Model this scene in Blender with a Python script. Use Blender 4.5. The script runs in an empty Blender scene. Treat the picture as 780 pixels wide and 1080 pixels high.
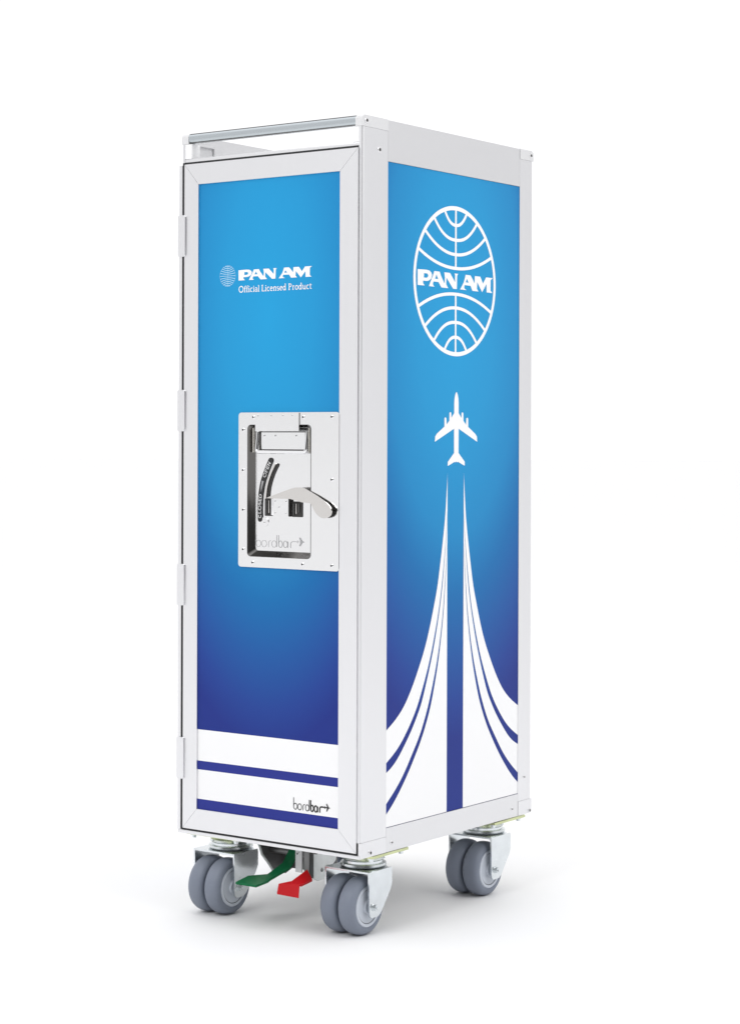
import bpy, bmesh, math, random
from mathutils import Vector, Matrix
from mathutils.geometry import tessellate_polygon
random.seed(4)
scene = bpy.context.scene
COL = scene.collection
PI = math.pi

# ------------------------------------------------------------------ sizes (metres)
H = .151                 # half width of the trolley
D = .4127                # depth
ZT, ZB = 1.052, .107     # top and underside of the body
FX0, FX1, FZ0, FZ1 = -.1204, .1173, .1418, .9820     # printed front panel
DX0, DX1, DZ0, DZ1 = -.1452, .1461, .1140, 1.0100    # door outline
SY0, SY1, SZ0, SZ1 = .0564, .3765, .1385, .9980      # printed side panel
MM = .001

def s2l(c):
    return tuple((x/255/12.92) if x/255 <= .04045 else ((x/255+.055)/1.055)**2.4 for x in c) + (1,)

# ------------------------------------------------------------------ materials
def mat(name, col, metal=0, rough=.5, spec=.5, bump=0, bscale=400, bstretch=(1,1,1), var=0, coat=0, rvar=0):
    m = bpy.data.materials.new(name); m.use_nodes = True
    nt = m.node_tree; b = nt.nodes['Principled BSDF']
    b.inputs['Base Color'].default_value = col if len(col) == 4 else (*col, 1)
    b.inputs['Metallic'].default_value = metal
    b.inputs['Roughness'].default_value = rough
    b.inputs['Specular IOR Level'].default_value = spec
    b.inputs['Coat Weight'].default_value = coat
    if bump or var or rvar:
        tc = nt.nodes.new('ShaderNodeTexCoord'); mp = nt.nodes.new('ShaderNodeMapping')
        mp.inputs['Scale'].default_value = bstretch
        nt.links.new(tc.outputs['Object'], mp.inputs['Vector'])
        n = nt.nodes.new('ShaderNodeTexNoise'); n.inputs['Scale'].default_value = bscale; n.inputs['Detail'].default_value = 4
        nt.links.new(mp.outputs['Vector'], n.inputs['Vector'])
        if bump:
            bp = nt.nodes.new('ShaderNodeBump'); bp.inputs['Strength'].default_value = bump; bp.inputs['Distance'].default_value = .0005
            nt.links.new(n.outputs['Fac'], bp.inputs['Height']); nt.links.new(bp.outputs['Normal'], b.inputs['Normal'])
        if var:
            mx = nt.nodes.new('ShaderNodeMix'); mx.data_type = 'RGBA'
            c = col[:3]
            mx.inputs[6].default_value = (*[x*(1-var) for x in c], 1)
            mx.inputs[7].default_value = (*[min(1, x*(1+var)) for x in c], 1)
            nt.links.new(n.outputs['Fac'], mx.inputs[0]); nt.links.new(mx.outputs[2], b.inputs['Base Color'])
        if rvar:
            mr = nt.nodes.new('ShaderNodeMapRange')
            mr.inputs['To Min'].default_value = rough-rvar; mr.inputs['To Max'].default_value = rough+rvar
            nt.links.new(n.outputs['Fac'], mr.inputs['Value']); nt.links.new(mr.outputs['Result'], b.inputs['Roughness'])
    return m

def gradient_print(name, axis, cu, a, ink):
    """printed ink: sky blue fading into deep blue, an elliptical gradient that belongs to the print"""
    m = bpy.data.materials.new(name); m.use_nodes = True
    nt = m.node_tree; b = nt.nodes['Principled BSDF']; N = nt.nodes.new; L = nt.links.new
    b.inputs['Roughness'].default_value = .38; b.inputs['Specular IOR Level'].default_value = .12
    g = N('ShaderNodeTexCoord'); sp = N('ShaderNodeSeparateXYZ'); L(g.outputs['Object'], sp.inputs[0])
    def mth(op, i0, i1=None):
        k = N('ShaderNodeMath'); k.operation = op
        for j, v in enumerate((i0, i1)):
            if v is None: continue
            if isinstance(v, (int, float)): k.inputs[j].default_value = v
            else: L(v, k.inputs[j])
        return k.outputs[0]
    u = mth('DIVIDE', mth('SUBTRACT', sp.outputs[axis], cu), a)
    w = mth('SUBTRACT', .800, sp.outputs['Z'])
    w = mth('ADD', mth('DIVIDE', mth('MAXIMUM', w, 0.0), .60), mth('DIVIDE', mth('MAXIMUM', mth('MULTIPLY', w, -1.0), 0.0), .75))
    t = mth('SQRT', mth('ADD', mth('MULTIPLY', u, u), mth('MULTIPLY', w, w)))
    r = N('ShaderNodeValToRGB'); L(t, r.inputs[0])
    stops = [(0, (50,168,228)), (.28, (50,160,220)), (.48, (46,146,208)), (.62, (38,118,186)), (.75, (48,96,172)), (.86, (52,74,158)), (.94, (50,59,144))]
    el = r.color_ramp.elements
    while len(el) < len(stops): el.new(.5)
    for e, (p, c) in zip(el, stops): e.position = p; q = s2l(c); e.color = (q[0]*ink*.7, q[1]*ink, q[2]*ink, 1)
    L(r.outputs[0], b.inputs['Base Color'])
    return m

M = dict(
    alu=mat('satin_aluminium', (.79,.79,.805), 1, .36, bump=.04, bscale=300, bstretch=(1,1,.03), rvar=.05),
    alu_h=mat('satin_aluminium_horizontal', (.755,.755,.768), 1, .38, bump=.04, bscale=300, bstretch=(1,.03,1), rvar=.05),
    bar=mat('polished_bar_aluminium', (.50,.54,.565), 1, .24),
    cap=mat('white_plastic', (.70,.70,.71), 0, .35),
    whitep=mat('white_print', (.93,.93,.935), 0, .4, .2),
    wink=mat('white_ink', (.93,.93,.935), 0, .4, .2),
    paleink=mat('pale_blue_ink', s2l((185,225,247)), 0, .4, .2),
    navy=mat('navy_ink', s2l((48,57,141)), 0, .38, .12),
    black=mat('black_ink', (.012,.012,.013), 0, .4),
    grey=mat('grey_ink', (.06,.06,.063), 0, .4),
    rubberseal=mat('black_seal', (.015,.015,.017), 0, .6),
    steel=mat('polished_steel', (.84,.84,.845), 1, .13, bump=.02, bscale=60, rvar=.04),
    tubem=mat('beige_tube_steel', (.52,.50,.46), 1, .25),  # darker beige tone so the tubes stand out
    wall=mat('recess_wall_dark_reflection', (.15,.145,.14), 1, .10),  # steel darkened in colour to stand in for dark reflections
    mirror=mat('mirror_steel', (.82,.82,.83), 1, .07),
    lever=mat('lever_steel', (.68,.66,.64), 1, .2),
    emboss=mat('embossed_mark', (.42,.42,.43), 1, .3),
    dark=mat('dark_hole', (.02,.018,.017), 0, .5),
    zinc=mat('zinc_plated', (.72,.755,.775), 1, .24, bump=.35, bscale=55, rvar=.12, var=.14),
    chromate=mat('yellow_chromate', (.58,.62,.36), 1, .25, var=.25, bscale=50),
    tyre=mat('grey_rubber', s2l((123,130,144)), 0, .5, .4, bump=.05, bscale=500, var=.05),
    hub=mat('grey_plastic_hub', s2l((198,204,214)), 0, .42, .5),
    groove=mat('dark_groove', (.06,.065,.075), 0, .6),
    bracket=mat('galvanised_bracket', (.58,.60,.60), 1, .36, bump=.1, bscale=120, var=.12),
    darkmetal=mat('dark_bracket', (.17,.17,.17), 1, .4, bump=.1, bscale=80, var=.2),
    green=mat('green_coating', (.002,.13,.045), 0, .40, .22, bump=.06, bscale=500),
    red=mat('red_coating', (.50,.004,.009), 0, .36, .22, bump=.06, bscale=500),
    floor=mat('white_studio_floor', (.865,.865,.865), 0, .7, .5, bump=.01, bscale=30),
    deck=mat('deck_aluminium', (.86,.86,.87), 1, .45),
    fprint=gradient_print('front_gradient_print', 'X', -.0015, .265, .86),
    sprint=gradient_print('side_gradient_print', 'Y', .2165, .335, .86),
)

# ------------------------------------------------------------------ mesh helpers
def link(name, me, m, parent=None, smooth=False):
    if not isinstance(m, (list, tuple)): m = [m]
    for k in m: me.materials.append(M[k])
    if smooth:
        for p in me.polygons: p.use_smooth = True
    o = bpy.data.objects.new(name, me); COL.objects.link(o)
    if parent: o.parent = parent
    return o

def finish(name, bm, m, parent=None, bevel=0, seg=2, smooth=False, sharp=None):
    if bevel:
        bmesh.ops.bevel(bm, geom=[e for e in bm.edges if len(e.link_faces) == 2 and e.calc_face_angle(0) > .6],
                        offset=bevel, segments=seg, profile=.6, affect='EDGES', clamp_overlap=True)
    bmesh.ops.recalc_face_normals(bm, faces=bm.faces[:])
    me = bpy.data.meshes.new(name); bm.to_mesh(me); bm.free()
    o = link(name, me, m, parent, smooth)
    if smooth:
        me.set_sharp_from_angle(angle=math.radians(32 if sharp is None else sharp))
    return o

def add_box(bm, x0, x1, y0, y1, z0, z1):
    r = bmesh.ops.create_cube(bm, size=1)
    for v in r['verts']:
        v.co = Vector((x0+(v.co.x+.5)*(x1-x0), y0+(v.co.y+.5)*(y1-y0), z0+(v.co.z+.5)*(z1-z0)))
    return r['verts']

def box(name, x0, x1, y0, y1, z0, z1, m, parent=None, bevel=0, seg=2):
    bm = bmesh.new(); add_box(bm, x0, x1, y0, y1, z0, z1)
    return finish(name, bm, m, parent, bevel, seg, smooth=bool(bevel))

PLANES = {'x': lambda u, v, w: (w, u, v), 'y': lambda u, v, w: (u, w, v), 'z': lambda u, v, w: (u, v, w)}

def add_prism(bm, pts, ax, w0, w1, holes=(), mi=0):
    """a polygon with holes, extruded along ax from w0 to w1"""
    P = PLANES[ax]
    loops = [[Vector((p[0], p[1], 0)) for p in l] for l in [pts, *holes]]
    flat = [v for l in loops for v in l]
    tris = tessellate_polygon(loops)
    f_ = [bm.verts.new(P(v.x, v.y, w0)) for v in flat]
    b_ = [bm.verts.new(P(v.x, v.y, w1)) for v in flat]
    faces = []
    for t in tris:
        for vs, ids in ((f_, t), (b_, tuple(reversed(t)))):
            try: faces.append(bm.faces.new([vs[i] for i in ids]))
            except ValueError: pass
    k = 0
    for l in loops:
        n = len(l)
        for i in range(n):
            a, b = k+i, k+(i+1) % n
            faces.append(bm.faces.new((f_[a], f_[b], b_[b], b_[a])))
        k += n
    for f in faces: f.material_index = mi

def prism(name, pts, ax, w0, w1, m, parent=None, holes=(), bevel=0, smooth=False):
    bm = bmesh.new(); add_prism(bm, pts, ax, w0, w1, holes)
    return finish(name, bm, m, parent, smooth=smooth)

def rrect(x0, x1, z0, z1, r, n=5):
    out = []
    for cx, cz, a0 in ((x1-r, z1-r, 0), (x0+r, z1-r, 90), (x0+r, z0+r, 180), (x1-r, z0+r, 270)):
        for k in range(n+1):
            a = math.radians(a0+90*k/n); out.append((cx+r*math.cos(a), cz+r*math.sin(a)))
    return out

def add_lathe(bm, prof, axis, c, n=40, mi=0):
    """prof: list of (along, radius)"""
    rings = []
    for a, r in prof:
        ring = []
        for k in range(n):
            t = 2*PI*k/n; p, q = r*math.cos(t), r*math.sin(t)
            co = {'x': (a, p, q), 'y': (p, a, q), 'z': (p, q, a)}[axis]
            ring.append(bm.verts.new(Vector(co)+Vector(c)))
        rings.append(ring)
    for i in range(len(rings)-1):
        for k in range(n):
            f = bm.faces.new((rings[i][k], rings[i][(k+1) % n], rings[i+1][(k+1) % n], rings[i+1][k])); f.material_index = mi
    for rg in (rings[0], rings[-1]):
        f = bm.faces.new(rg); f.material_index = mi

def lathe(name, prof, axis, c, m, parent=None, n=40):
    bm = bmesh.new(); add_lathe(bm, prof, axis, c, n)
    return finish(name, bm, m, parent, smooth=True)

def add_tube(bm, path, r, n=12):
    path = [Vector(p) for p in path]; rings = []
    up = None
    for i, p in enumerate(path):
        t = (path[min(i+1, len(path)-1)]-path[max(i-1, 0)]).normalized()
        if up is None: up = t.orthogonal().normalized()
        up = (up-t*up.dot(t)).normalized(); s = t.cross(up)
        rings.append([bm.verts.new(p+(up*math.cos(2*PI*k/n)+s*math.sin(2*PI*k/n))*r) for k in range(n)])
    for i in range(len(rings)-1):
        for k in range(n):
            bm.faces.new((rings[i][k], rings[i][(k+1) % n], rings[i+1][(k+1) % n], rings[i+1][k]))
    bm.faces.new(rings[0]); bm.faces.new(rings[-1])

# ---- printed marks: thin ink sheets lying on a panel. to3(u, v, lift) -> xyz
FRONT = lambda u, v, l: (u*MM, .0004-l, v*MM)
SIDE = lambda u, v, l: (.1500+l, u*MM, v*MM)
class Ink:
    def __init__(s, to3, base=.00012): s.bm = bmesh.new(); s.to3 = to3; s.l = base
    def _lift(s): s.l += .000006; return s.l
    def poly(s, pts, holes=(), mi=0):
        l = s._lift(); loops = [[Vector((*p, 0)) for p in q] for q in [pts, *holes]]
        flat = [v for q in loops for v in q]; vs = [s.bm.verts.new(s.to3(v.x, v.y, l)) for v in flat]
        for t in tessellate_polygon(loops):
            try: f = s.bm.faces.new([vs[i] for i in t]); f.material_index = mi
            except ValueError: pass
    def stroke(s, pts, w, closed=False, mi=0):
        l = s._lift(); n = len(pts); P = [Vector(p) for p in pts]; A, B = [], []
        for i in range(n):
            if closed: a, b = P[(i-1) % n], P[(i+1) % n]
            else: a, b = P[max(i-1, 0)], P[min(i+1, n-1)]
            t = (b-a); t = t.normalized() if t.length > 1e-9 else Vector((1, 0)); nn = Vector((-t.y, t.x))
            d = (P[i]-a).normalized() if (P[i]-a).length > 1e-9 else t
            k = 1/max(.5, abs(t.dot(d))) if i not in (0, n-1) or closed else 1
            ww = w[i] if isinstance(w, (list, tuple)) else w
            A.append(s.bm.verts.new(s.to3(*(P[i]+nn*ww/2*k), l))); B.append(s.bm.verts.new(s.to3(*(P[i]-nn*ww/2*k), l)))
        for i in range(n if closed else n-1):
            j = (i+1) % n; f = s.bm.faces.new((A[i], A[j], B[j], B[i])); f.material_index = mi
    def done(s, name, m, parent):
        me = bpy.data.meshes.new(name); s.bm.to_mesh(me); s.bm.free()
        return link(name, me, m, parent)

def ell(cx, cy, rx, ry, a0=0, a1=360, n=24):
    closed = abs(a1-a0) >= 360
    return [(cx+rx*math.cos(math.radians(a0+(a1-a0)*k/n)), cy+ry*math.sin(math.radians(a0+(a1-a0)*k/n))) for k in range(n if closed else n+1)]

# ------------------------------------------------------------------ lettering outlines (millimetres)
WORD = [  # two words, heavy serif capitals; each: outline, holes
 ([(124.9,864.1),(145.1,864.7),(152.2,864.1),(157.0,861.7),(158.7,858.2),(156.6,853.6),(150.9,850.6),(145.9,849.7),(137.4,849.7),(137.7,846.4),(141.4,843.5),(125.0,843.3)],
  [[(139.9,859.9),(147.3,859.7),(149.6,857.8),(148.6,855.0),(145.2,853.9),(139.5,853.9)]]),
 ([(163.7,864.2),(160.9,858.3),(155.2,849.9),(151.9,844.4),(151.4,843.3),(164.2,843.3),(161.6,845.0),(160.6,847.0),(162.3,850.1),(173.9,850.1),(180.7,843.3),(197.2,843.3),(192.8,844.9),(186.2,851.1),(179.6,859.2),(176.7,864.2)],
  [[(169.0,859.9),(165.7,854.0),(173.0,854.0)]]),
 ([(187.6,864.2),(201.5,864.1),(205.2,860.5),(213.6,852.6),(213.7,861.4),(212.4,864.2),(220.9,864.2),(218.6,861.2),(217.9,843.3),(209.0,843.3),(200.8,850.4),(192.7,857.4),(192.3,848.2),(197.2,843.3),(187.9,846.6),(189.1,857.0)], []),
 ([(239.4,864.2),(251.5,864.2),(256.4,859.6),(262.5,852.6),(267.4,846.5),(271.1,843.3),(256.5,843.3),(251.6,849.8),(237.1,850.0),(235.9,846.9),(237.1,845.0),(242.0,843.4),(225.8,843.4),(228.8,846.5),(234.7,853.5),(237.7,859.6)],
  [[(242.5,858.9),(239.8,853.9),(246.9,853.9)]]),
 ([(262.4,864.0),(275.9,864.0),(282.9,854.8),(290.7,864.0),(307.5,864.0),(302.3,860.8),(302.2,846.3),(306.4,843.3),(292.1,843.3),(291.6,854.8),(280.7,842.9),(268.3,856.0),(267.6,846.8),(271.3,843.3),(261.3,844.5),(261.5,853.2)], []),
]
CU, CV = 215.2, 853.7     # emblem centre on the side print
ARCS = [(25.9,92.4,75.6),(51.3,81.3,55.6),(72.6,63.2,36.0),(89.6,38.8,17.4)]   # half width, height at the ring, height at the middle

# ------------------------------------------------------------------ TROLLEY
T = bpy.data.objects.new('airline_trolley', None); COL.objects.link(T)
T.empty_display_size = .1
T['label'] = 'blue and white aluminium airline trolley with globe emblem and airliner print on its side'
T['category'] = 'trolley'

# --- body behind the door
box('carcass', -.1465, .1465, .012, D-.004, ZB+.004, .9985, 'deck', T, .001)
prism('top_deck', [(-.1465,.016),(.1465,.016),(.1465,D-.006),(-.1465,D-.006)], 'z', .9990, 1.0015, 'deck', T)

def corner_post(sx, front):
    """L-shaped extruded post with a rounded outer corner"""
    yw = .0564 if front else D-SY1
    bm = bmesh.new(); r = .005
    prof = []
    n = 6
    for k in range(n+1):
        a = PI/2*k/n; prof.append((H-r+r*math.cos(-PI/2+a), r+r*math.sin(-PI/2+a)))
    if front: prof += [(H, yw), (H-.0030, yw), (H-.0030, .0118), (.1495, .0118), (.1495, 0)]
    else: prof += [(H, yw), (H-.0030, yw), (H-.0030, .010), (.1100, .010), (.1100, 0)]
    pts = [(sx*x, y if front else D-y) for x, y in prof]
    add_prism(bm, pts, 'z', ZB+.0202, ZT-.0147)
    return finish('corner_post', bm, 'alu', T, smooth=True, sharp=25)

def screw(parent, p, nrm, r=.0022, name='screw'):
    bm = bmesh.new(); ax = 'y' if abs(nrm[1]) > .5 else ('x' if abs(nrm[0]) > .5 else 'z')
    sg = nrm['xyz'.index(ax)]
    add_lathe(bm, [(-.0004*sg, r), (.0005*sg, r), (.0009*sg, r*.8), (.00105*sg, r*.55)], ax, p, 20, 0)
    add_lathe(bm, [(.0009*sg, r*.62), (.00115*sg, r*.62)], ax, p, 6, 1)
    return finish(name, bm, ['mirror', 'dark'], parent, smooth=True)

posts = {}
for sx in (-1, 1):
    for fr in (True, False):
        posts[sx, fr] = p = corner_post(sx, fr)
# fixing screws of the posts, and the bottom rail
for sx in (-1, 1):
    screw(posts[sx, True], (sx*H, .0373, 1.0110), (sx,0,0), .0038)
    screw(posts[sx, False], (sx*H, D-.020, .1600), (sx,0,0), .0022)

# corner caps (white plastic), top and bottom
def corner_cap(sx, front, top):
    w = (.0564 if front else D-SY1)-.0003
    bm = bmesh.new()
    if top: z0, z1 = ZT-.0145, ZT
    else: z0, z1 = ZB, ZB+.0200
    r = .006
    prof = []
    # outline in the side plane: rounded towards the corner
    if top:
        prof = [(w, z0), (w, z1)]+[(r-r*math.sin(PI/2*k/6), z1-r+r*math.cos(PI/2*k/6)) for k in range(7)]+[(0, z0)]
    else:
        prof = [(w, z1), (w, z0)]+[(.003-.003*math.sin(PI/2*k/4), z0+.003-.003*math.cos(PI/2*k/4)) for k in range(5)]+[(0, z1)]
    pts = [((y if front else D-y), z) for y, z in prof]
    x0, x1 = (.1400, H+.0005) if top else (.1482, H+.0003)
    add_prism(bm, pts, 'x', sx*x0, sx*x1)
    o = finish('corner_cap', bm, 'cap' if top else 'alu', T, bevel=.0022 if top and front else 0, seg=3, smooth=True, sharp=30)
    if top: screw(o, (sx*(H+.0006), .0085 if front else D-.0075, ZT-.0070), (sx,0,0), .0036)
    else: screw(o, (sx*(H+.0004), .0215 if front else D-.006, ZB+.0035 if not front else ZB+.0052), (sx,0,0), .0034)
    return o
for sx in (-1, 1):
    for fr in (True, False):
        for tp in (True, False): corner_cap(sx, fr, tp)

for sx in (-1, 1):
    # side rails between the posts and the wall rim above the deck
    bm = bmesh.new(); a, b = sorted((sx*.1475, sx*H)); add_box(bm, a, b, SY0+.0002, SY1-.0002, SZ1+.0003, ZT-.0006)
    finish('top_rail', bm, 'alu_h', T)
    bm = bmesh.new(); add_box(bm, a, b, SY0+.0002, SY1-.0002, ZB, SZ0-.0003)
    r = finish('bottom_rail', bm, 'alu_h', T)
    screw(r, (sx*(H+.0001), .0690, ZB+.0110), (sx,0,0), .0023)
    screw(r, (sx*(H+.0001), SY1-.016, ZB+.0120), (sx,0,0), .0023)
    # inner skin of the raised rim above the deck
    a, b = sorted((sx*.1450, sx*.1472))
    o = box('rim_lining', a, b, .0180, D-.0180, 1.0020, ZT-.0008, 'cap', T)
    # panel
    a, b = sorted((sx*.1470, sx*.1500))
    p = box('side_panel', a, b, SY0, SY1, SZ0, SZ1, 'sprint', T)
    # ---- prints on it (mirrored for the far side so that they read the right way round)
    if sx > 0: to3 = SIDE
    else: to3 = lambda u, v, l: (-.1500-l, (432.8-u)*MM, v*MM)
    # globe emblem
    ink = Ink(to3, .0002)
    ink.stroke(ell(CU, CV, 97.3, 98.6, n=96), 5.6, True)
    for hw, he, hm in ARCS:
        for sg in (1, -1):
            pts = []
            for k in range(25):
                t = -1+2*k/24
                pts.append((CU+hw*t, CV+sg*(hm+(he-hm)*abs(t)**(2.35 if hw < 60 else 2.1))))
            ink.stroke(pts, 4.3)
    for sg in (1, -1): ink.stroke([(CU, CV+sg*97), (CU, CV+sg*17.4)], 3.9)
    ink.done('globe_emblem', 'wink', p)
    ink = Ink(to3, .0002)
    for o_, h_ in WORD: ink.poly(o_, h_)
    ink.done('lettering', 'wink', p)
    # airliner seen from above
    half = [(0,704.2),(1.6,702.9),(3.4,699.6),(4.7,695.2),(5.3,690),(5.4,675.5),(12.2,669.0),(12.5,675.6),(14.8,677.0),(16.9,675.4),(17.2,665.2),(23.6,659.9),(24.2,668.2),(26.6,669.8),(28.9,668.2),(29.0,657.0),(47.2,647.2),(50.9,643.6),(51.5,636.6),(46.4,638.6),(5.6,654.4),(5.4,621.6),(20.6,609.6),(20.8,604.2),(17.6,605.0),(4.2,609.6),(2.2,608.8),(0,610)]
    ink = Ink(to3, .0002); cx = 218.0
    ink.poly([(cx+x, z) for x, z in half]+[(cx-x, z) for x, z in reversed(half[1:-1])])
    ink.done('airliner_print', 'wink', p)
    # curved white bands sweeping down from the tail
    c0 = 216.5
    outer = [(19.7,595.2),(20.0,586.0),(21.7,567.7),(24.5,537.1),(29.6,506.6),(35.6,476.3),(42.7,443.1),(48.7,424.1),(61.7,387.0),(72.3,362.1),(85.4,339.1),(98.4,317.8),(114.0,296.8),(127.0,284.0),(142.3,273.1),(162,263.4)]
    s1u = [(19.9,545),(21.0,520.1),(26.4,483.5),(32.7,442.6),(40.2,408.3),(54.1,363.7),(65.4,334.3),(85.2,294.7),(95.6,278.4),(110.0,260.5),(126.6,243.1),(142.0,231.6),(162,221.3)]
    s1l = [(19.8,543),(20.7,518.6),(25.2,483.5),(30.8,442.4),(38.1,408.1),(50.6,363.4),(61.4,333.9),(77.7,293.9),(87.7,277.6),(100.8,259.5),(115.0,243.2),(133.0,224.6),(147.1,214.5),(162,208.6)]
    s2u = [(19.6,500),(21.3,483.3),(24.8,451.7),(29.4,407.6),(38.4,362.4),(46.6,332.6),(61.2,292.2),(71.7,269.8),(83.6,248.5),(100.7,226.5),(120.0,202.1),(139.2,183.9),(162,168.2)]
    s2l = [(19.5,498),(21.0,481.8),(23.7,451.6),(27.7,407.5),(35.9,362.2),(42.8,332.3),(55.3,291.6),(65.1,269.1),(78.3,244.9),(94.0,222.7),(111.0,200.9),(131.5,178.4),(146.8,164.3),(162,154.6)]
    lim = 159.9
    def clip(l): return [(min(x, lim), z) for x, z in l]
    def smooth(l):
        l = clip(l)
        for _ in range(2):
            q = [l[0]]
            for a_, b_ in zip(l, l[1:]): q += [(a_[0]*.75+b_[0]*.25, a_[1]*.75+b_[1]*.25), (a_[0]*.25+b_[0]*.75, a_[1]*.25+b_[1]*.75)]
            l = q+[l[-1]]
        return l
    for sg in (-1, 1):
        for up_, lo_ in ((outer, s1u), (s1l, s2u), (s2l, None)):
            ink = Ink(to3, .0002)
            u_ = smooth(up_)
            l_ = smooth(lo_)[::-1] if lo_ else [(lim, SZ0*1000+.3), (19.4, SZ0*1000+.3)]
            if lo_ is s1u or lo_ is s2u: l_ = l_+[(19.5, l_[-1][1]-8)]
            ink.poly([(c0+sg*x+(0 if sg < 0 else .6), z) for x, z in u_+l_])
            ink.done('vapour_stripe', 'wink', p)

# front sill under the opening, bottom sill
box('front_sill', -.1484, .1484, .0002, .0120, 1.0128, 1.0172, 'alu', T, .0008)
box('bottom_sill', -.1545, H, -.0008, .0117, ZB-.0006, ZB+.0042, 'alu', T, .0012)
for sx in (-1, 1):
    a, b = sorted((sx*.1345, sx*.1486)); box('upright_block', a, b, .0004, .0175, 1.0175, ZT-.0146, 'whitep', T, .0006)
box('rear_panel', -.1085, .1085, D-.0035, D-.0010, ZB+.005, 1.0020, 'alu', T)
box('rear_sill', -.1085, .1085, D-.0120, D-.0010, ZB-.0004, ZB+.0046, 'alu', T, .001)

# handle bars front and rear
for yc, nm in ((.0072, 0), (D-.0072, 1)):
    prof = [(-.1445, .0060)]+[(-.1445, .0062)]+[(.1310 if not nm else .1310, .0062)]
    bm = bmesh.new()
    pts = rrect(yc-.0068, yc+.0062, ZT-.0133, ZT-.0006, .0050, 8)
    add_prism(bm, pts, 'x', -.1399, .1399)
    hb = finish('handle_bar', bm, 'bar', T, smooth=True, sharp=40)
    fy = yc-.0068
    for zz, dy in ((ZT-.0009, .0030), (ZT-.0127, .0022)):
        box('bar_edge_reflection', -.1398, .1398, fy+dy-.0008, fy+dy+.0012, zz-.0007, zz+.0005, 'darkmetal', hb, .0003)  # dark strips added to imitate the bar's dark edge reflections
box('hook', -.1449, -.1420, .0560, .0600, 1.0280, 1.0400, 'cap', T, .0008)

# dark seal around the door
DY = -.0006
bm = bmesh.new()
add_prism(bm, [(-.1494, DZ0-.0026), (.1494, DZ0-.0026), (.1494, DZ1+.0027), (-.1494, DZ1+.0027)], 'y', .0006, .0110)
seal = finish('door_seal', bm, 'rubberseal', T)
box('seal_lip', -.1492, -.1456, -.0006, .0005, DZ0-.0024, DZ1+.0025, 'rubberseal', seal, .0002)

# --- DOOR: mitred frame as the door's own mesh
bm = bmesh.new(); g = .00018; y0, y1 = DY-.0012, .0060
o_ = [(DX0, DZ0), (DX1, DZ0), (DX1, DZ1), (DX0, DZ1)]; i_ = [(FX0, FZ0), (FX1, FZ0), (FX1, FZ1), (FX0, FZ1)]
for k in range(4):
    j = (k+1) % 4
    q = [Vector(o_[k]), Vector(o_[j]), Vector(i_[j]), Vector(i_[k])]
    d = (q[1]-q[0]).normalized()*g
    add_prism(bm, [q[0]+d, q[1]-d, q[2]-d, q[3]+d], 'y', y0, y1)
door = finish('door', bm, 'alu', T, bevel=.0005, seg=1)
pan = box('door_panel', FX0-.001, FX1+.001, .0004, .0050, FZ0-.001, FZ1+.001, 'fprint', door)
pan.location = (0, 0, 0)
x0, x1 = FX0*1000+.05, FX1*1000-.05
for za, zb in ((207.0, 248.9), (155.6, 195.1)):
    ink = Ink(FRONT); ink.poly([(x0, za), (x1, za), (x1, zb), (x0, zb)]); ink.done('white_stripe', 'whitep', door)
for za, zb in ((195.1, 207.0), (141.9, 155.6)):
    ink = Ink(FRONT, .00008); ink.poly([(x0, za), (x1, za), (x1, zb), (x0, zb)]); ink.done('navy_stripe', 'navy', door)
# emblem and words on the door
ink = Ink(FRONT, .0002); ex, ez, k = -70.3, 856.4, 13.6/98
for i in range(1, 6):
    h0 = 2.45*i; cv = .009*i
    xm = 0
    while xm < 13 and ((xm/13.2)**2+((h0+cv*xm*xm)/13.8)**2) < 1: xm += .1
    for sg in (1, -1):
        ink.stroke([(ex+xm*t, ez+sg*(h0+cv*(xm*t)**2)) for t in [-1+2*j/14 for j in range(15)]], .78)
ink.stroke([(ex-13.2, ez), (ex+13.2, ez)], .7); ink.stroke([(ex, ez-13.8), (ex, ez+13.8)], .35)
ink.stroke(ell(ex, ez, 13.3, 13.9, n=48), .32, True)
ink.done('globe_emblem', 'paleink', door)
ink = Ink(FRONT, .0002)
fx = lambda p: (-51.6+(p[0]-124.9)*(122.8/182.6), 849.5+(p[1]-843.3)*(13.6/20.8))
for o2, h2 in WORD: ink.poly([fx(p) for p in o2], [[fx(p) for p in h] for h in h2])
ink.done('lettering', 'wink', door)

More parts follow.
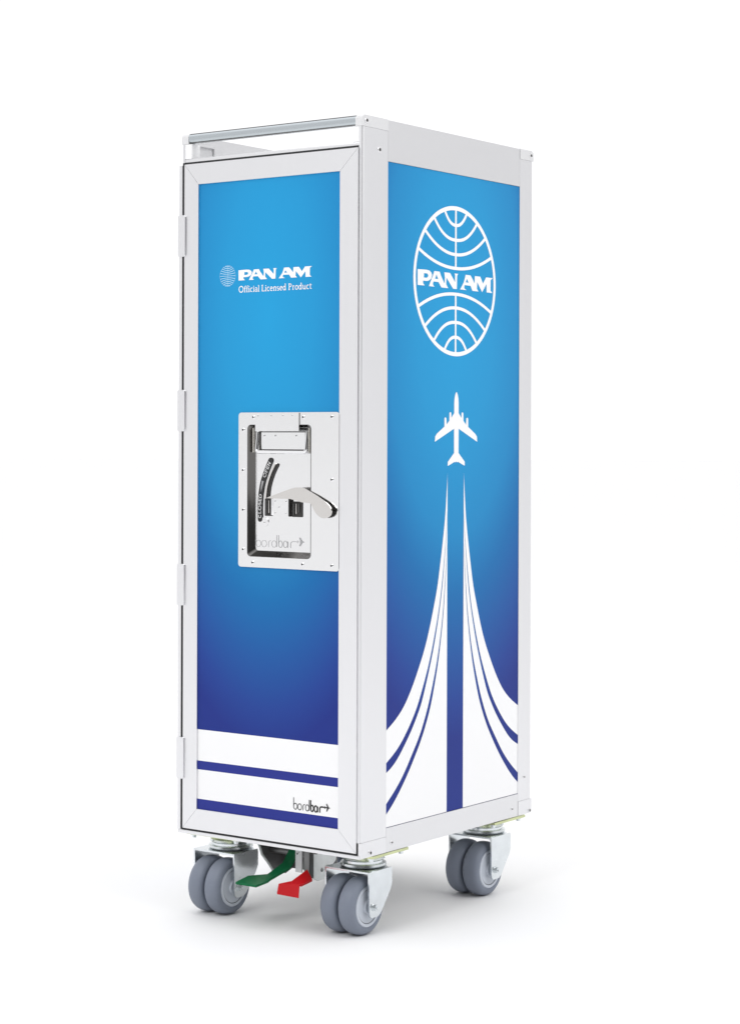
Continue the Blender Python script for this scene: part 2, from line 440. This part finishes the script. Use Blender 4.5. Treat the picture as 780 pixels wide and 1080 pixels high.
# small serif line, drawn with strokes: capital height 1, x height .66
XH = .66
def arc(cx, cy, rx, ry, a0, a1, n=14): return ell(cx, cy, rx, ry, a0, a1, n)
ring = lambda cx, cy, rx, ry: arc(cx, cy, rx, ry, 0, 359.9, 26)
G = {
 'O': (.84, [(ring(.42,.5,.34,.49), .13)]),
 'f': (.36, [([(.17,0),(.17,.8)],.12), (arc(.31,.82,.14,.18,180,60,8),.10), ([(.03,XH),(.33,XH)],.09), ([(.06,.02),(.29,.02)],.085)]),
 'i': (.28, [([(.14,0),(.14,XH)],.12), (ring(.14,.88,.04,.04),.08), ([(.04,.02),(.25,.02)],.085), ([(.04,XH-.03),(.15,XH-.03)],.085)]),
 'c': (.48, [(arc(.27,.33,.19,.31,55,305,16),.11)]),
 'a': (.50, [(arc(.22,.42,.17,.22,150,0,8)+[(.39,.05),(.46,.02)],.11), (arc(.22,.18,.15,.17,75,360,12),.09)]),
 'l': (.28, [([(.14,0),(.14,1.04)],.12), ([(.04,.02),(.25,.02)],.085), ([(.04,1.02),(.15,1.02)],.085)]),
 'L': (.60, [([(.17,0),(.17,1)],.14), ([(.06,.03),(.55,.03)],.08), ([(.55,0),(.56,.24)],.06), ([(.05,.98),(.30,.98)],.085)]),
 'e': (.50, [([(.09,.37),(.42,.37)],.09), (arc(.26,.33,.18,.31,5,310,18),.11)]),
 'n': (.60, [([(.14,0),(.14,XH)],.12), (arc(.30,.44,.15,.20,150,0,8)+[(.45,0)],.12), ([(.04,.02),(.24,.02)],.085), ([(.36,.02),(.55,.02)],.085)]),
 's': (.42, [(arc(.21,.48,.13,.15,50,240,9)+arc(.21,.18,.14,.16,70,-130,9),.10)]),
 'd': (.60, [(ring(.25,.33,.17,.31),.11), ([(.43,0),(.43,1.04)],.12), ([(.33,1.02),(.43,1.02)],.085), ([(.43,.02),(.54,.02)],.085)]),
 'P': (.62, [([(.17,0),(.17,1)],.14), ([(.17,.96)]+arc(.32,.74,.20,.23,90,-90,12)+[(.17,.50)],.10), ([(.05,.02),(.30,.02)],.085), ([(.05,.98),(.20,.98)],.085)]),
 'r': (.42, [([(.14,0),(.14,XH)],.12), (arc(.30,.44,.15,.19,160,70,6),.12), ([(.04,.02),(.26,.02)],.085)]),
 'o': (.56, [(ring(.28,.33,.20,.31),.11)]),
 'u': (.60, [([(.13,XH),(.13,.22)]+arc(.28,.22,.15,.19,180,330,7),.12), ([(.45,0),(.45,XH)],.12), ([(.03,XH-.02),(.14,XH-.02)],.085), ([(.45,.02),(.56,.02)],.085)]),
 't': (.38, [([(.16,.86),(.16,.2)]+arc(.27,.17,.11,.14,180,300,6),.11), ([(.04,XH-.02),(.34,XH-.02)],.09)]),
 'C': (.7, [(arc(.38,.5,.28,.46,50,310,14),.15)]), 'S': (.6, [(arc(.3,.72,.2,.22,50,250,9)+arc(.3,.27,.21,.24,70,-130,9),.15)]),
 'E': (.6, [([(.12,0),(.12,1)],.16), ([(.12,.06),(.55,.06)],.14), ([(.12,.5),(.5,.5)],.13), ([(.12,.94),(.55,.94)],.14)]),
 'D': (.7, [([(.12,0),(.12,1)],.16), ([(.12,.94)]+arc(.3,.5,.3,.44,90,-90,12)+[(.12,.06)],.14)]),
 'N': (.7, [([(.12,0),(.12,1)],.16), ([(.58,0),(.58,1)],.16), ([(.12,1),(.58,0)],.16)]),
 ' ': (.26, []),
}
def text_on(ink, s, place, mi=0, wk=1.0):
    """place(u, v) maps text units to the ink's plane; returns nothing"""
    u = 0
    for ch in s:
        adv, st = G[ch]
        for pts, w in st:
            ink.stroke([place(u+p[0], p[1]) for p in pts], w*wk, mi=mi)
        u += adv
    return u
line = 'Official Licensed Product'
wid = sum(G[c][0] for c in line)
sc = 122.8/wid
ink = Ink(FRONT, .0002)
text_on(ink, line, lambda u, v: (-51.5+u*sc, 833.8+v*8.0), wk=9.6)
ink.done('lettering', 'wink', door)

def small_mark(to3, place, thin, bold, base=.0002):
    """thin and bold lower-case word ending in an arrow that is a tiny aircraft"""
    ink = Ink(to3, base); S = lambda pts, w, mi=0: ink.stroke([place(*p) for p in pts], w, mi=mi)
    S([(44,174.6),(44,163)], thin); S(ring(46.9,163.4,2.9,3.9), thin)
    S(ring(54,163.4,3.1,3.9), thin)
    S([(59.5,159.4),(59.5,164.4),(60.1,166.2),(61.2,167.1),(62.6,167.2)], thin)
    S(ring(66.3,163.4,2.8,3.9), thin); S([(69.6,174),(69.6,160)], thin*1.2)
    S([(71.9,174),(71.9,162.5)], bold, 1); S(ring(74.2,163.5,2.3,3.9), bold, 1)
    S(ring(80.2,163.5,2.5,3.9), bold, 1); S([(83.3,167),(83.3,159.5)], bold, 1)
    S([(86.6,159.5),(86.6,164.5),(87.3,166.2),(89,167.1),(93,167.1)], bold, 1); S([(92.5,167.0),(101,167.0)], bold*.8, 1)
    S([(95.0,168.7),(95.0,165.3)], thin, 1)
    ink.poly([place(*p) for p in [(97.0,172.0),(98.4,172.0),(101.2,167.8),(103.8,167.0),(101.2,166.2),(98.4,162.0),(97.0,162.0),(98.6,167.0)]], mi=1)
    return ink
small_mark(FRONT, lambda u, v: (u, v), 1.2, 1.95, .00035).done('small_mark', ['grey', 'black'], door)

box('hinge_rail', -.1545, -.1493, -.0014, .0100, ZB+.0044, DZ1-.0010, 'alu', T)
# hinges on the left edge
for z in (.9136, .6776, .4425, .2084):
    bm = bmesh.new()
    add_prism(bm, rrect(-.1547, -.1424, z-.0280, z+.0280, .0028), 'y', -.0040, -.0019)
    add_box(bm, -.1549, -.1546, -.0030, .010, z-.0275, z+.0275)
    finish('hinge', bm, 'alu', T, smooth=True, sharp=30)

# ------------------------------------------------------------------ LATCH
PX0, PX1, PZ0, PZ1 = -.0490, .1180, .4708, .6745
OX0, OX1, OZ0, OZ1 = -.0332, .0716, .4853, .6580
YF = -.0018; YB = .0075
BX0, BX1, BZ0, BZ1 = -.0272, .0690, .4925, .6540      # floor of the recess
bm = bmesh.new()
outl = rrect(PX0, PX1, PZ0, PZ1, .0045); openl = rrect(OX0, OX1, OZ0, OZ1, .0055, 5)
add_prism(bm, outl, 'y', YF, .0003, holes=[openl])
plate = finish('latch_plate', bm, 'steel', T)
# pressed recess: sloping walls and a floor
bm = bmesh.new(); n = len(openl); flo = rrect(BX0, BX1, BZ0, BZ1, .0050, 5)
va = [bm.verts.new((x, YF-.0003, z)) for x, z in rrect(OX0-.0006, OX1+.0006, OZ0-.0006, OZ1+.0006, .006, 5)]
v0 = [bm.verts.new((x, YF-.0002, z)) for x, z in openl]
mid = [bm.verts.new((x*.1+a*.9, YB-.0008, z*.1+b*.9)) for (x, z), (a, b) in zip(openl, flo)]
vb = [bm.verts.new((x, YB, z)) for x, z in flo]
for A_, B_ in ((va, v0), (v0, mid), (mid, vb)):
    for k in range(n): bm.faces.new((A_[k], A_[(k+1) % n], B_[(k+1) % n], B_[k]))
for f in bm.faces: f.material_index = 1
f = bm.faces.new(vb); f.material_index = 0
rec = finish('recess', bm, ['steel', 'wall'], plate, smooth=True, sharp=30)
# the door panel and body must not fill the recess: cut them with real openings
def cut(o, ax, b6):
    x0, x1, y0, y1, z0, z1 = b6
    bm = bmesh.new(); add_box(bm, *b6); me = bpy.data.meshes.new('c'); bm.to_mesh(me); bm.free()
    c = bpy.data.objects.new('c', me); COL.objects.link(c)
    md = o.modifiers.new('b', 'BOOLEAN'); md.operation = 'DIFFERENCE'; md.object = c; md.solver = 'EXACT'
    dg = bpy.context.evaluated_depsgraph_get(); dg.update()
    nm = bpy.data.meshes.new_from_object(o.evaluated_get(dg)); o.modifiers.clear(); old = o.data; o.data = nm
    bpy.data.objects.remove(c); bpy.data.meshes.remove(me)
hole = (OX0-.002, OX1+.002, -.01, .0160, OZ0-.002, OZ1+.002)
for o in list(COL.objects):
    if o.name.split('.')[0] in ('door_panel', 'door_seal', 'carcass'): cut(o, 'y', hole)

for x, z in ((-23.6,668.3),(59.5,668.1),(105.8,668.3),(-41.0,651.7),(-40.8,598.4),(-40.6,546.1),(-40.4,493.9),(106.0,588.0),(-24.1,477.0),(59.0,477.7),(106.2,477.7)):
    screw(plate, (x*MM, YF, z*MM), (0,-1,0), .0024)
# cover tab above the folding handle
bm = bmesh.new(); add_prism(bm, [(-.0196,.6500),(.0531,.6500),(.0531,.6738),(-.0196,.6738)], 'y', YF-.0014, YF-.0003)
cov = finish('cover_tab', bm, 'steel', plate)
for x in (-.0145, .0075, .0270, .0430): screw(cov, (x, YF-.0014, .6702), (0,-1,0), .0010)
# folding handle: rectangular bail between two pivot tubes, flap inside it
def fillet(pts, r, n=5):
    out = [Vector(pts[0])]
    for a, b, c in zip(pts, pts[1:], pts[2:]):
        a, b, c = Vector(a), Vector(b), Vector(c); p = b+(a-b).normalized()*r; q = b+(c-b).normalized()*r
        for k in range(n+1):
            t = k/n; out.append(p*(1-t)**2+b*2*t*(1-t)+q*t*t)
    out.append(Vector(pts[-1])); return out
bm = bmesh.new()
add_tube(bm, fillet([(-.0190,.0025,.6490), (-.0190,-.0012,.6225), (.0630,-.0012,.6225), (.0630,.0025,.6490)], .0045), .0023, 14)
finish('folding_handle', bm, 'mirror', plate, smooth=True)
for x in (-.0248, .0683):
    bm = bmesh.new(); add_lathe(bm, [(0,.0006),(.0004,.0021),(.0325,.0021),(.0329,.0006)], 'z', (x, .0006, .6215), 18)
    finish('pivot_tube', bm, 'tubem', plate, smooth=True)
bm = bmesh.new(); add_prism(bm, [(-.0140,.6262),(.0590,.6262),(.0590,.6484),(-.0140,.6484)], 'y', .0028, .0046)
flap = finish('handle_flap', bm, 'steel', plate, bevel=.0005)
bm = bmesh.new(); add_prism(bm, [(-.0175,.6240),(.0615,.6240),(.0615,.6496),(-.0175,.6496)], 'y', .0062, .0070)
finish('handle_gap_dark', bm, 'dark', plate)  # black sheet put in for the dark gap around the flap
for x in (-.0085, .0100, .0445): screw(flap, (x, .0028, .6440), (0,-1,0), .0012)
# curved scale with its words
def on_back(l): return lambda u, v, w: (u*MM, YB-l-w, v*MM)
def spline(pts, n=6):
    P = [Vector(p) for p in pts]; P = [P[0]*2-P[1]]+P+[P[-1]*2-P[-2]]; out = []
    for i in range(1, len(P)-2):
        for k in range(n):
            t = k/n; a, b, c, d = P[i-1:i+3]
            out.append(.5*((2*b)+(c-a)*t+(2*a-5*b+4*c-d)*t*t+(3*b-a-3*c+d)*t**3))
    out.append(P[-2]); return out
lab = [(-3.0,611.5),(-8.1,601.8),(-12.4,592.5),(-16.1,583.0),(-18.5,573.5),(-20.1,563.0),(-20.9,550.0),(-20.6,534.0)]
pth = spline(lab)
def ribbon_prism(bm, path, w, y0, y1, taper=True):
    n = len(path); L_, R_ = [], []
    for i in range(n):
        t = (path[min(i+1, n-1)]-path[max(i-1, 0)]).normalized(); nn = Vector((-t.y, t.x))
        L_.append(path[i]+nn*w/2); R_.append(path[i]-nn*w/2)
    def capr(c, t, a0):
        b0 = math.atan2(t.y, t.x); return [c+Vector((math.cos(b0+PI/2-PI*k/6), math.sin(b0+PI/2-PI*k/6)))*w/2 for k in range(1, 6)]
    tE = (path[-1]-path[-2]).normalized(); tS = (path[0]-path[1]).normalized()
    pts = L_+capr(path[-1], tE, 0)+R_[::-1]+capr(path[0], tS, 0)
    add_prism(bm, [(p.x*MM, p.y*MM) for p in pts], 'y', y0, y1)
bm = bmesh.new(); ribbon_prism(bm, pth, 7.4, YB-.0014, YB-.0002)
scale = finish('lock_scale', bm, 'black', plate)
ink = Ink(on_back(.0014), .0001)
cum = [0]
for a, b in zip(pth, pth[1:]): cum.append(cum[-1]+(b-a).length)
def at_len(s):   # distance measured from the lower end, going up
    s = cum[-1]-s
    for i in range(len(cum)-1):
        if cum[i+1] >= s: break
    t = (s-cum[i])/max(1e-6, cum[i+1]-cum[i]); p = pth[i].lerp(pth[i+1], t); d = (pth[i]-pth[i+1]).normalized(); return p, d
def curved(s0, k):
    def f(u, v):
        p, d = at_len(max(.1, s0+u*k)); nn = Vector((-d.y, d.x)); q = p+nn*(v-.5)*4.6; return (q.x, q.y)
    return f
text_on(ink, 'CLOSED', curved(1.0, 8.0), wk=4.6)
ink.done('lettering', 'wink', scale)
ink = Ink(on_back(.0014), .0001)
text_on(ink, 'OPEN', curved(56.0, 8.2), wk=4.6)
ink.done('lettering', 'wink', scale)
ink = Ink(on_back(.0014), .0001)
bs = [at_len(s)[0] for s in (36, 41, 46, 51)]
ink.stroke([(p.x, p.y) for p in bs], [.3, 1.8, 2.6, 3.2]); ink.done('pointer_mark', 'emboss', scale)
# curved slot next to it, with a bright lip
sl = spline([(7.0,606.0),(1.1,596.0),(-3.8,585.0),(-6.8,575.0),(-8.6,562.0)])
bm = bmesh.new(); ribbon_prism(bm, [p+Vector((1.8,0)) for p in sl], 3.8, YB-.0011, YB-.0001); finish('curved_slot', bm, 'dark', plate)
bm = bmesh.new(); ribbon_prism(bm, [p+Vector((-2.1,.4)) for p in sl], 2.6, YB-.0026, YB-.0002); finish('slot_lip', bm, 'lever', plate)
# rounded carrier plates behind scale
bm = bmesh.new(); add_lathe(bm, [(-.0010,.0062),(-.0001,.0062)], 'y', (-.0132, YB, .5305), 28); lug = finish('scale_lug', bm, 'steel', plate, smooth=True)
screw(lug, (-.0128, YB-.0010, .5300), (0,-1,0), .0010)
# square openings and the central block
for x0_, x1_, z0_, z1_, nm in ((-.0130, .0005, .5385, .5620, 'latch_opening'), (.0325, .0500, .5382, .5585, 'latch_opening')):
    bm = bmesh.new(); add_prism(bm, rrect(x0_, x1_, z0_, z1_, .0012, 3), 'y', YB-.0008, YB-.0001)
    op = finish(nm, bm, 'dark', plate)
    for q in range(3):
        xx = x0_+.003+q*.0045
        box('spring', xx, xx+.0012, YB-.0022, YB-.0008, z0_+.002+.002*q, z1_-.003, 'lever' if q == 1 else 'darkmetal', op, .0003)
bm = bmesh.new(); add_prism(bm, rrect(.0052, .0300, .5390, .5625, .0008, 3), 'y', YB-.0050, YB-.0001)
blk = finish('latch_block', bm, 'steel', plate, bevel=0)
for x, z in ((.0145,.5508),(.0085,.5585),(.0085,.5430),(.0262,.5585),(.0262,.5430)): screw(blk, (x, YB-.0050, z), (0,-1,0), .0009)
box('latch_bolt', .0000, .0050, YB-.0040, YB-.0003, .5395, .5620, 'mirror', plate, .0012)
box('block_edge', .0302, .0312, YB-.0046, YB-.0003, .5385, .5632, 'dark', plate)
# lever
lev = [(-5.4,562.0),(2.0,564.6),(13.1,567.7),(24,570.9),(34.1,573.8),(41,575.8),(47.2,576.9),(55,577.2),(62.8,576.1),(73.1,572.2),(83,567.9),(92.4,563.3),(100.5,559.2),(106.4,555.2),(109.8,551.4),(110.8,548.0),(109.6,543.6),(106.6,540.8),(102.0,539.0),(97.5,538.3),(93.2,538.8),(88.6,540.6),(84.8,543.4),(80.6,547.6),(77.4,552.4),(75.4,555.6),(72.5,557.2),(66,557.6),(59.0,557.9),(48,560.2),(37.3,562.0),(16,561.8)]
bm = bmesh.new()
loops = [Vector((x, z, 0)) for x, z in lev]
def ly(x):   # the blade leans out over the rim of the recess
    return .0030-.0108*(x+5)/116
fr_ = [bm.verts.new((x*MM, ly(x)-.0008, z*MM)) for x, z in lev]; bk_ = [bm.verts.new((x*MM, ly(x)+.0008, z*MM)) for x, z in lev]
cen = Vector((sum(p[0] for p in lev)/len(lev), sum(p[1] for p in lev)/len(lev)))
for t in tessellate_polygon([loops]):
    bm.faces.new([fr_[i] for i in t]); bm.faces.new([bk_[i] for i in reversed(t)])
for i in range(len(lev)):
    j = (i+1) % len(lev); bm.faces.new((fr_[i], fr_[j], bk_[j], bk_[i]))
bmesh.ops.bevel(bm, geom=[e for e in bm.edges if e.verts[0] in fr_ and e.verts[1] in fr_ and len(e.link_faces) == 2 and e.calc_face_angle(0) > .8], offset=.0006, segments=2, affect='EDGES')
finish('lever', bm, 'lever', plate, smooth=True, sharp=25)
# embossed word on the recess floor
k = 81.0/60; ee = small_mark(on_back(.0), lambda u, v: (-28+(u-44)*1.36, 497.5+(v-159.5)*1.12), .5, .75, .0002)
ee.done('embossed_mark', ['emboss', 'emboss'], plate)

for o in plate.children:      # everything that stands on the recess floor
    if o.name.split('.')[0] in ('lock_scale','curved_slot','slot_lip','scale_lug','latch_opening','latch_block','latch_bolt','block_edge','embossed_mark'):
        o.location.x = .0019

# ------------------------------------------------------------------ CASTORS
def make_castor():
    """swivel at the origin, wheels trailing towards -y"""
    bm = bmesh.new(); ty = -.0245
    add_box(bm, -.0440, .0440, -.0400, .0400, ZB-.0042, ZB-.0008)
    for f in bm.faces: f.material_index = 1
    add_lathe(bm, [(.0845,.0290),(.0862,.0305),(.0885,.0300),(.0893,.0262),(.0922,.0262),(.0940,.0285),(.0968,.0275),(.0985,.0235),(.1030,.0235)], 'z', (0,0,0), 40, 0)
    c = finish('castor', bm, ['zinc', 'chromate'], None, smooth=True, sharp=30)
    for x in (-.037, .037):
        for y in (-.033, .033):
            b = bmesh.new(); add_lathe(b, [(0,.0032),(.0035,.0035),(.0035,.0052),(.0046,.0052)], 'z', (x, y, ZB-.0091), 6)
            finish('mounting_bolt', b, 'zinc', c)
    # fork: two cheeks and a bridge, one mesh
    b = bmesh.new()
    def cheek(sx):
        pts = [(-.0355,.0835),(.0140,.0835),(.0150,.0790),(.0150,.0620),(.0110,.0540),(-.0040,.0350),(-.0105,.0275),(-.0160,.0245),(-.0300,.0245),(-.0335,.0275),(-.0345,.0330)]
        a_, b_ = sorted((sx*.0335, sx*.0357)); add_prism(b, pts, 'x', a_, b_)
    cheek(1); cheek(-1)
    add_prism(b, [(-.0334,-.0355),(.0334,-.0355),(.0334,.0100),(.0220,.0200),(-.0220,.0200),(-.0334,.0100)], 'z', .0812, .0835)
    finish('fork', b, 'zinc', c, smooth=True, sharp=25)
    for sx in (-1, 1):
        cx = sx*.0143
        b = bmesh.new()
        prof = [(-.0112,.0262),(-.0124,.0275),(-.0125,.0302),(-.0118,.0330),(-.0098,.0354),(-.0066,.0369),(-.0030,.0375),(.0030,.0375),(.0066,.0369),(.0098,.0354),(.0118,.0330),(.0125,.0302),(.0124,.0275),(.0112,.0262)]
        add_lathe(b, prof, 'x', (cx, ty, .0375), 64); finish('tyre', b, 'tyre', c, smooth=True)
        b = bmesh.new()
        pr = [(.0145,.0070),(.0145,.0085),(.0122,.0100),(.0118,.0205),(.0119,.0222),(.0128,.0226),(.0128,.0258),(.0113,.0270)]
        full = [(-a_, r_) for a_, r_ in pr]+[(a_, r_) for a_, r_ in reversed(pr)]
        add_lathe(b, full, 'x', (cx, ty, .0375), 56)
        for q in (-1, 1):
            a_, b_ = q*.0120, q*.01205
            # thin dark ring groove drawn as an annulus
            rr = []
            for rad in (.0215, .0225):
                rr.append([b.verts.new((cx+b_, ty+rad*math.cos(2*PI*i/56), .0375+rad*math.sin(2*PI*i/56))) for i in range(56)])
            for i in range(56):
                f = b.faces.new((rr[0][i], rr[0][(i+1) % 56], rr[1][(i+1) % 56], rr[1][i])); f.material_index = 1
        finish('wheel_hub', b, ['hub', 'groove'], c, smooth=True)
        b = bmesh.new(); s = sx
        add_lathe(b, [(s*.0352,.0052),(s*.0364,.0052),(s*.0366,.0050)], 'x', (0, ty, .0375), 24)
        add_lathe(b, [(s*.0366,.0042),(s*.0398,.0042),(s*.0402,.0036)], 'x', (0, ty, .0375), 6)
        add_lathe(b, [(s*.0400,.0022),(s*.0420,.0020)], 'x', (0, ty, .0375), 12)
        finish('axle_nut', b, 'zinc', c)
    return c
castor0 = make_castor()
spots = [(.107, .0670, 0), (.108, .3545, 0), (-.1060, .0530, 0), (-.107, .3600, 0)]
for i, (x, y, a) in enumerate(spots):
    if i == 0: c = castor0
    else:
        c = castor0.copy(); COL.objects.link(c)
        for ch in castor0.children:
            q = ch.copy(); COL.objects.link(q); q.parent = c
    c.location = (x, y, 0); c.rotation_euler = (0, 0, a); c.parent = T

# ------------------------------------------------------------------ BRAKE
def bracket(name, pts, x, m, th=.0022):
    return prism(name, pts, 'x', x, x+th, m, T)
# right cheek plate with a hole and a bolt
hl = [(.066+.003*math.cos(a), .069+.003*math.sin(a)) for a in [2*PI*k/14 for k in range(14)]]
b_ = prism('brake_bracket', [(.0360,ZB-.001),(.0389,.0940),(.0400,.0760),(.0485,.0599),(.0580,.0554),(.0707,.0561),(.0802,.0661),(.0963,.0770),(.1000,.0900),(.1000,ZB-.001)], 'x', .0380, .0402, 'bracket', T, holes=[hl])
bm = bmesh.new(); add_lathe(bm, [(0,.0055),(.0022,.0055),(.0024,.0048)], 'x', (.0402,.0800,.0680), 20); add_lathe(bm, [(.0024,.0032),(.0045,.0030)], 'x', (.0402,.0800,.0680), 6)
finish('bolt', bm, 'zinc', b_, smooth=True, sharp=30)
for yy, zz in ((.0520,.0960),(.0850,.0900)):
    bm = bmesh.new(); add_lathe(bm, [(0,.0042),(.0018,.0042),(.0019,.0026),(.0040,.0024)], 'x', (.0402, yy, zz), 18)
    finish('bolt', bm, 'darkmetal', b_, smooth=True, sharp=30)
b2 = prism('brake_bracket', [(.0290,ZB-.001),(.0355,.0956),(.0402,.0842),(.0558,.0679),(.0653,.0565),(.0900,.0500),(.1200,.0600),(.1300,.0900),(.1300,ZB-.001)], 'x', -.0420, -.0400, 'darkmetal', T)
bm = bmesh.new()   # light rolled front edge of that plate
add_tube(bm, [(-.0410,.0290,ZB-.002),(-.0410,.0353,.0956),(-.0410,.0400,.0842),(-.0410,.0556,.0679),(-.0410,.0650,.0565)], .0016, 8)
finish('rolled_edge', bm, 'bracket', b2, smooth=True)
box('brake_crosspiece', -.0399, .0379, .1000, .1030, .0560, ZB-.001, 'darkmetal', T)
st = box('brake_strut', .0160, .0270, .0395, .0420, .0675, ZB-.001, 'cap', T, .0008)
screw(st, (.0205, .0395, .0925), (0,-1,0), .0022)
box('brake_strut', .0290, .0370, .0440, .0465, .0720, ZB-.001, 'darkmetal', T, .0008)
bm = bmesh.new(); add_tube(bm, [(-.0399,.0600,.0880),(.0379,.0600,.0880)], .0045, 14); finish('brake_shaft', bm, 'darkmetal', T, smooth=True)

def sheet(name, rows, th, m):
    """a bent plate: rows of left / right edge points, thickened downwards"""
    bm = bmesh.new(); A = []
    for l, r in rows:
        l, r = Vector(l), Vector(r)
        A.append([bm.verts.new(l), bm.verts.new(r), bm.verts.new(r-Vector((0,0,th))), bm.verts.new(l-Vector((0,0,th)))])
    for p, q in zip(A, A[1:]):
        for k in range(4): bm.faces.new((p[k], p[(k+1) % 4], q[(k+1) % 4], q[k]))
    bm.faces.new(A[0]); bm.faces.new(A[-1][::-1])
    return finish(name, bm, m, T, bevel=.0006, smooth=True, sharp=35)
sheet('brake_pedal', [((-.0300,-.0280,.0600),(.0040,-.0270,.0600)), ((-.0400,.0100,.0605),(.0000,.0020,.0605)), ((-.0200,.0260,.0625),(.0000,.0080,.0625)), ((-.0075,.0420,.0760),(.0110,.0350,.0740)), ((-.0050,.0560,.0960),(.0125,.0560,.0960))], .0030, 'green')['label'] = 'green brake pedal'
sheet('brake_pedal', [((.0340,-.0212,.0540),(.0695,-.0212,.0535)), ((.0358,-.0200,.0650),(.0700,-.0200,.0685)), ((.0533,-.0150,.0700),(.0690,-.0150,.0672)), ((.0550,.0150,.0800),(.0634,.0150,.0680))], .0026, 'red')['label'] = 'red brake pedal'
box('pedal_arm', .0455, .0545, .0200, .0300, .0660, ZB-.001, 'darkmetal', T, .0008)

# ------------------------------------------------------------------ SETTING
bm = bmesh.new(); bmesh.ops.create_circle(bm, cap_ends=True, radius=60, segments=96)
fl = finish('floor', bm, 'floor'); fl['kind'] = 'structure'

# ------------------------------------------------------------------ LIGHT: white studio, darker behind the camera
w = bpy.data.worlds.new('World'); scene.world = w; w.use_nodes = True
nt = w.node_tree; bg = nt.nodes['Background']; N = nt.nodes.new; L = nt.links.new
tc = N('ShaderNodeTexCoord')
W_BASE, W_CAM, W_RIGHT, W_LEFT, W_TOP = 1.08, .98, .21, .15, .32
def lobe(d, lo, hi, amount):
    q = N('ShaderNodeVectorMath'); q.operation = 'DOT_PRODUCT'; L(tc.outputs['Generated'], q.inputs[0]); q.inputs[1].default_value = Vector(d).normalized()
    r = N('ShaderNodeMapRange'); r.interpolation_type = 'SMOOTHSTEP'; L(q.outputs['Value'], r.inputs['Value'])
    r.inputs['From Min'].default_value = lo; r.inputs['From Max'].default_value = hi; r.inputs['To Max'].default_value = amount
    return r.outputs['Result']
def comb(op, a, b):
    k = N('ShaderNodeMath'); k.operation = op
    for j, v in enumerate((a, b)):
        if isinstance(v, (int, float)): k.inputs[j].default_value = v
        else: L(v, k.inputs[j])
    return k.outputs[0]
v = comb('SUBTRACT', W_BASE, lobe((.59,-.80,.05), .45, .90, W_CAM))      # dark area added behind the camera for contrast in the steel reflections
v = comb('SUBTRACT', v, lobe((.59,.81,0), .45, .90, W_RIGHT))
v = comb('SUBTRACT', v, lobe((-.59,-.81,0), .45, .90, W_LEFT))
v = comb('ADD', v, lobe((0,0,1), .25, .85, W_TOP))
L(v, bg.inputs['Strength']); bg.inputs['Color'].default_value = (1, 1, 1.01, 1)

def area(name, loc, target, size, power, sy=None):
    l = bpy.data.lights.new(name, 'AREA'); l.energy = power; l.shape = 'RECTANGLE'; l.size = size; l.size_y = sy or size
    o = bpy.data.objects.new(name, l); COL.objects.link(o); o.location = loc
    o.rotation_euler = (Vector(target)-Vector(loc)).to_track_quat('-Z', 'Y').to_euler(); return o
area('added_fill_front', (0, -2.5, 2.5), (0, 0, .5), 1.2, 26)  # unseen lamp added to whiten the door print
area('added_fill_side', (2.7, .1, 2.5), (.15, .2, .5), 1.2, 17)  # unseen lamp added to whiten the side panel print

# ------------------------------------------------------------------ CAMERA
cd = bpy.data.cameras.new('camera'); cam = bpy.data.objects.new('camera', cd); COL.objects.link(cam); scene.camera = cam
cd.sensor_fit = 'VERTICAL'; cd.sensor_height = 24; cd.lens = 2151.96/1080*24
cd.shift_y = -(540-462.43)/1080; cd.clip_start = .05; cd.clip_end = 500
R = Matrix.Rotation(.6297, 4, 'Z') @ Matrix.Rotation(PI/2, 4, 'X') @ Matrix.Rotation(.0032, 4, 'Z')
cam.matrix_world = Matrix.Translation((1.6825, -2.0831, .6408)) @ R

scene.render.engine = 'CYCLES'
scene.cycles.max_bounces = 10
scene.view_settings.view_transform = 'Standard'; scene.view_settings.look = 'None'
scene.view_settings.exposure = 0; scene.view_settings.gamma = 1
